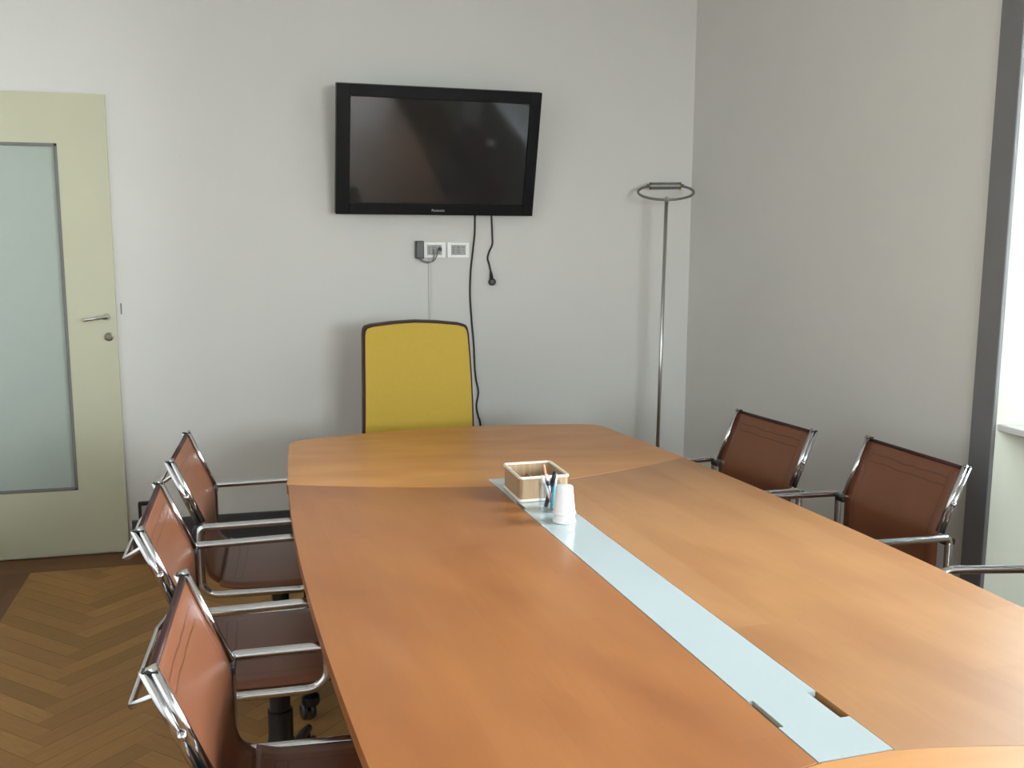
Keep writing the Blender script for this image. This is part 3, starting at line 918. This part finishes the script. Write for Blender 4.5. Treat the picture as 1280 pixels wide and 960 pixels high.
rw = MB(); rw.box(0.9145, 0.9275, YB-0.008, YB, 0.158, 1.437, bev=0.002)
tag(rw.build('cable_raceway', M['race']), 'thin pale vertical cable raceway running down the wall from the socket plates', 'raceway')

# low black outlet box beside the door
ob = empty('outlet_box', 'small black-framed outlet box with a pale face low on the wall beside the door', 'outlet', (-0.475, YB, 0.205))
q = MB(); q.box(-0.065, 0.065, -0.028, 0, -0.046, 0.046, bev=0.004); q.build('frame', M['black'], ob)
q = MB(); q.box(-0.050, 0.050, -0.032, -0.027, -0.036, 0.030, bev=0.002); q.build('face_plate', M['insert'], ob)

# ------------------------------------------------------------------ floor lamp in the corner
LX, LY = 2.078, 4.70
lamp = empty('floor_lamp', 'slim chrome floor lamp with an open wire ring head in the back right corner', 'lamp', (LX, LY, 0))
b = MB(); b.lathe([(0, 0), (0.13, 0), (0.132, 0.006), (0.125, 0.018), (0.03, 0.026), (0.012, 0.045), (0, 0.045)], (0, 0, 0), 36); b.build('base', M['steel'], lamp, smooth=True)
b = MB(); b.tube([(-0.008, 0, 0.03), (0.010, 0, 1.722)], 0.0095, 14); b.build('pole', M['steel'], lamp)
b = MB(); b.lathe([(0, -0.018), (0.011, -0.012), (0.015, 0), (0.011, 0.012), (0, 0.018)], (0.011, 0, 1.735), 16); b.build('joint', M['steel'], lamp, smooth=True)
# ring: a hoop rising from the joint towards the corner, closed by the straight lamp bar
def ringz(y): return 1.735 + y*0.34
CA, SA = math.cos(math.radians(22)), math.sin(math.radians(22))    # the head is turned to face the room
rp = []
for k in range(49):
    th = math.radians(56 - 292*k/48)
    px_, py_ = 0.143*math.cos(th), 0.13 + 0.13*math.sin(th)
    rp.append((0.010 + px_*CA + py_*SA, -px_*SA + py_*CA, ringz(py_)))
b = MB(); b.tube(rp, 0.0068, 10); b.build('ring', M['dark_steel'], lamp)
yl = 0.13 + 0.13*math.sin(math.radians(56)); zz = ringz(yl)
hx_, hy_ = 0.010 + yl*SA, yl*CA
hd = MB()
RY = Matrix.Rotation(-math.radians(22), 3, 'Z') @ Matrix.Rotation(PI/2, 3, 'Y')
hd.lathe([(0, -0.098), (0.009, -0.098), (0.010, -0.078), (0.018, -0.076), (0.018, 0.076), (0.010, 0.078), (0.009, 0.098), (0, 0.098)], (hx_, hy_, zz), 20, RY)
ho = hd.build('lamp_head', M['dark_steel'], lamp, smooth=True)
for s in (-1, 1):
    cp_ = MB(); cp_.lathe([(0, -0.005), (0.0195, -0.005), (0.0195, 0.005), (0, 0.005)], (hx_+s*0.078*CA, hy_-s*0.078*SA, zz), 18, RY)
    cp_.build('end_collar', M['tarnish'], ho, smooth=True)

# ------------------------------------------------------------------ things on the table
ZTAB = TH + 0.0006
bx = empty('desk_box', 'open beige fibre box with cream rims standing on the glass strip', 'box', (0.8675, 2.905, ZTAB), 0.0)
W2, D2, H2 = 0.0775, 0.098, 0.078
wl = MB()
o = round_rect(-W2, W2, -D2, D2, 0.012, 5); i_ = round_rect(-W2+0.004, W2-0.004, -D2+0.004, D2-0.004, 0.009, 5)
t = bmesh.new(); n = len(o)
vo0 = [t.verts.new((x, y, 0.006)) for x, y in o]; vo1 = [t.verts.new((x, y, H2-0.003)) for x, y in o]
vi0 = [t.verts.new((x, y, 0.006)) for x, y in i_]; vi1 = [t.verts.new((x, y, H2-0.003)) for x, y in i_]
for k in range(n):
    k2 = (k+1) % n
    t.faces.new((vo0[k], vo0[k2], vo1[k2], vo1[k])); t.faces.new((vi0[k2], vi0[k], vi1[k], vi1[k2]))
    t.faces.new((vo1[k], vo1[k2], vi1[k2], vi1[k])); t.faces.new((vo0[k2], vo0[k], vi0[k], vi0[k2]))
wl.join(t); wl.build('wall_panel', M['fibre'], bx)
for nm, z, r_ in (('top_rim', H2-0.002, 0.0048), ('bottom_rim', 0.0048, 0.0048)):
    q = MB(); q.tube([(x, y, z) for x, y in round_rect(-W2, W2, -D2, D2, 0.012, 5)], r_, 8, closed=True); q.build(nm, M['rim'], bx)
q = MB(); q.prism(round_rect(-W2+0.002, W2-0.002, -D2+0.002, D2-0.002, 0.011, 5), 0.003, 0.008); q.build('bottom', M['rim'], bx)
q = MB(); q.box(-0.002, 0.002, -D2+0.004, D2-0.004, 0.008, 0.045); q.build('divider', M['fibre'], bx)

# stack of upturned cups
CX, CY = 0.858, 2.583
for k in range(2):
    cup = MB()
    z0 = 0.0 if k == 0 else 0.024
    prof = [(0.0315, 0.0), (0.0335, 0.0015), (0.0335, 0.005), (0.0318, 0.0075), (0.0310, 0.010), (0.0242, 0.078), (0.0222, 0.0815), (0.019, 0.0825), (0.0, 0.0825),
            ]
    inner = [(0.0, 0.0805), (0.0195, 0.0805), (0.0232, 0.077), (0.0300, 0.006), (0.0305, 0.0)]
    cup.lathe(prof + inner + [(0.0315, 0.0)], (0, 0, 0), 32)
    c = cup.build('plastic_cup', M['cup'], None, smooth=True)
    c.location = (CX, CY, ZTAB + z0 + 0.0002)
    tag(c, ['lower upturned white cup of the nested pair, only its rim showing',
            'upper white upturned plastic cup nested over the other, beside the pen holder'][k], 'cup', 'upturned white cups on the glass strip')

# clear pen holder with pens
PX, PY = 0.851, 2.708
ph = MB()
ph.lathe([(0.0, 0.0), (0.029, 0.0), (0.030, 0.001), (0.032, 0.088), (0.031, 0.089), (0.0295, 0.088), (0.0275, 0.006), (0.0, 0.006)], (0, 0, 0), 32)
pho = ph.build('pen_holder', M['clear'], None, smooth=True)
pho.location = (PX, PY, ZTAB + 0.0003)
tag(pho, 'clear acrylic pen cup standing between the fibre box and the white cups', 'pen holder')
def stick(name, b, tp, segs, lab, cat):
    """pen made of lengthways parts: (name, t0, t1, r0, r1, material)"""
    b, tp = Vector(b), Vector(tp)
    root = empty(name, lab, cat, (PX+b.x, PY+b.y, ZTAB + b.z), 0, 'pens in the clear cup')
    d = tp-b
    for (nm, t0, t1, r0, r1, mt) in segs:
        q = MB(); q.tube([d*t0, d*(t0*0.5+t1*0.5), d*t1], [r0, (r0+r1)/2, r1], 10); q.build(nm, mt, root)
    return root
stick('pencil', (0.008, -0.010, 0.008), (-0.014, 0.008, 0.137), [('barrel', 0.06, 1, 0.0035, 0.0035, M['pencil']), ('point', 0, 0.06, 0.0006, 0.0035, M['rim'])], 'salmon pink pencil standing tallest in the clear cup', 'pencil')
stick('marker', (-0.006, 0.012, 0.008), (0.018, -0.004, 0.117), [('cap', 0.60, 1, 0.0072, 0.0068, M['black']), ('barrel', 0, 0.60, 0.006, 0.0072, M['violet'])], 'thick black-capped marker in the clear cup, leaning right', 'marker')
stick('pen', (0.004, -0.014, 0.008), (0.024, 0.006, 0.107), [('barrel', 0.0, 0.72, 0.0048, 0.0050, M['cyan']), ('clip_cap', 0.72, 1, 0.0048, 0.0042, M['paper'])], 'turquoise pen with a white cap in the clear cup, leaning right', 'pen')
stick('pen', (0.012, -0.002, 0.008), (-0.024, -0.006, 0.108), [('barrel', 0, 0.7, 0.004, 0.0045, M['paper']), ('cap', 0.7, 1, 0.0050, 0.0048, M['paper'])], 'white pen leaning to the left in the clear cup', 'pen')
stick('pen', (0.014, 0.012, 0.008), (-0.012, -0.014, 0.112), [('barrel', 0, 0.68, 0.0042, 0.0048, M['paper']), ('grip', 0.68, 0.82, 0.0056, 0.0056, M['violet']), ('cap', 0.82, 1, 0.0048, 0.0044, M['paper'])], 'white pen with a dark violet grip in the middle of the clear cup', 'pen')
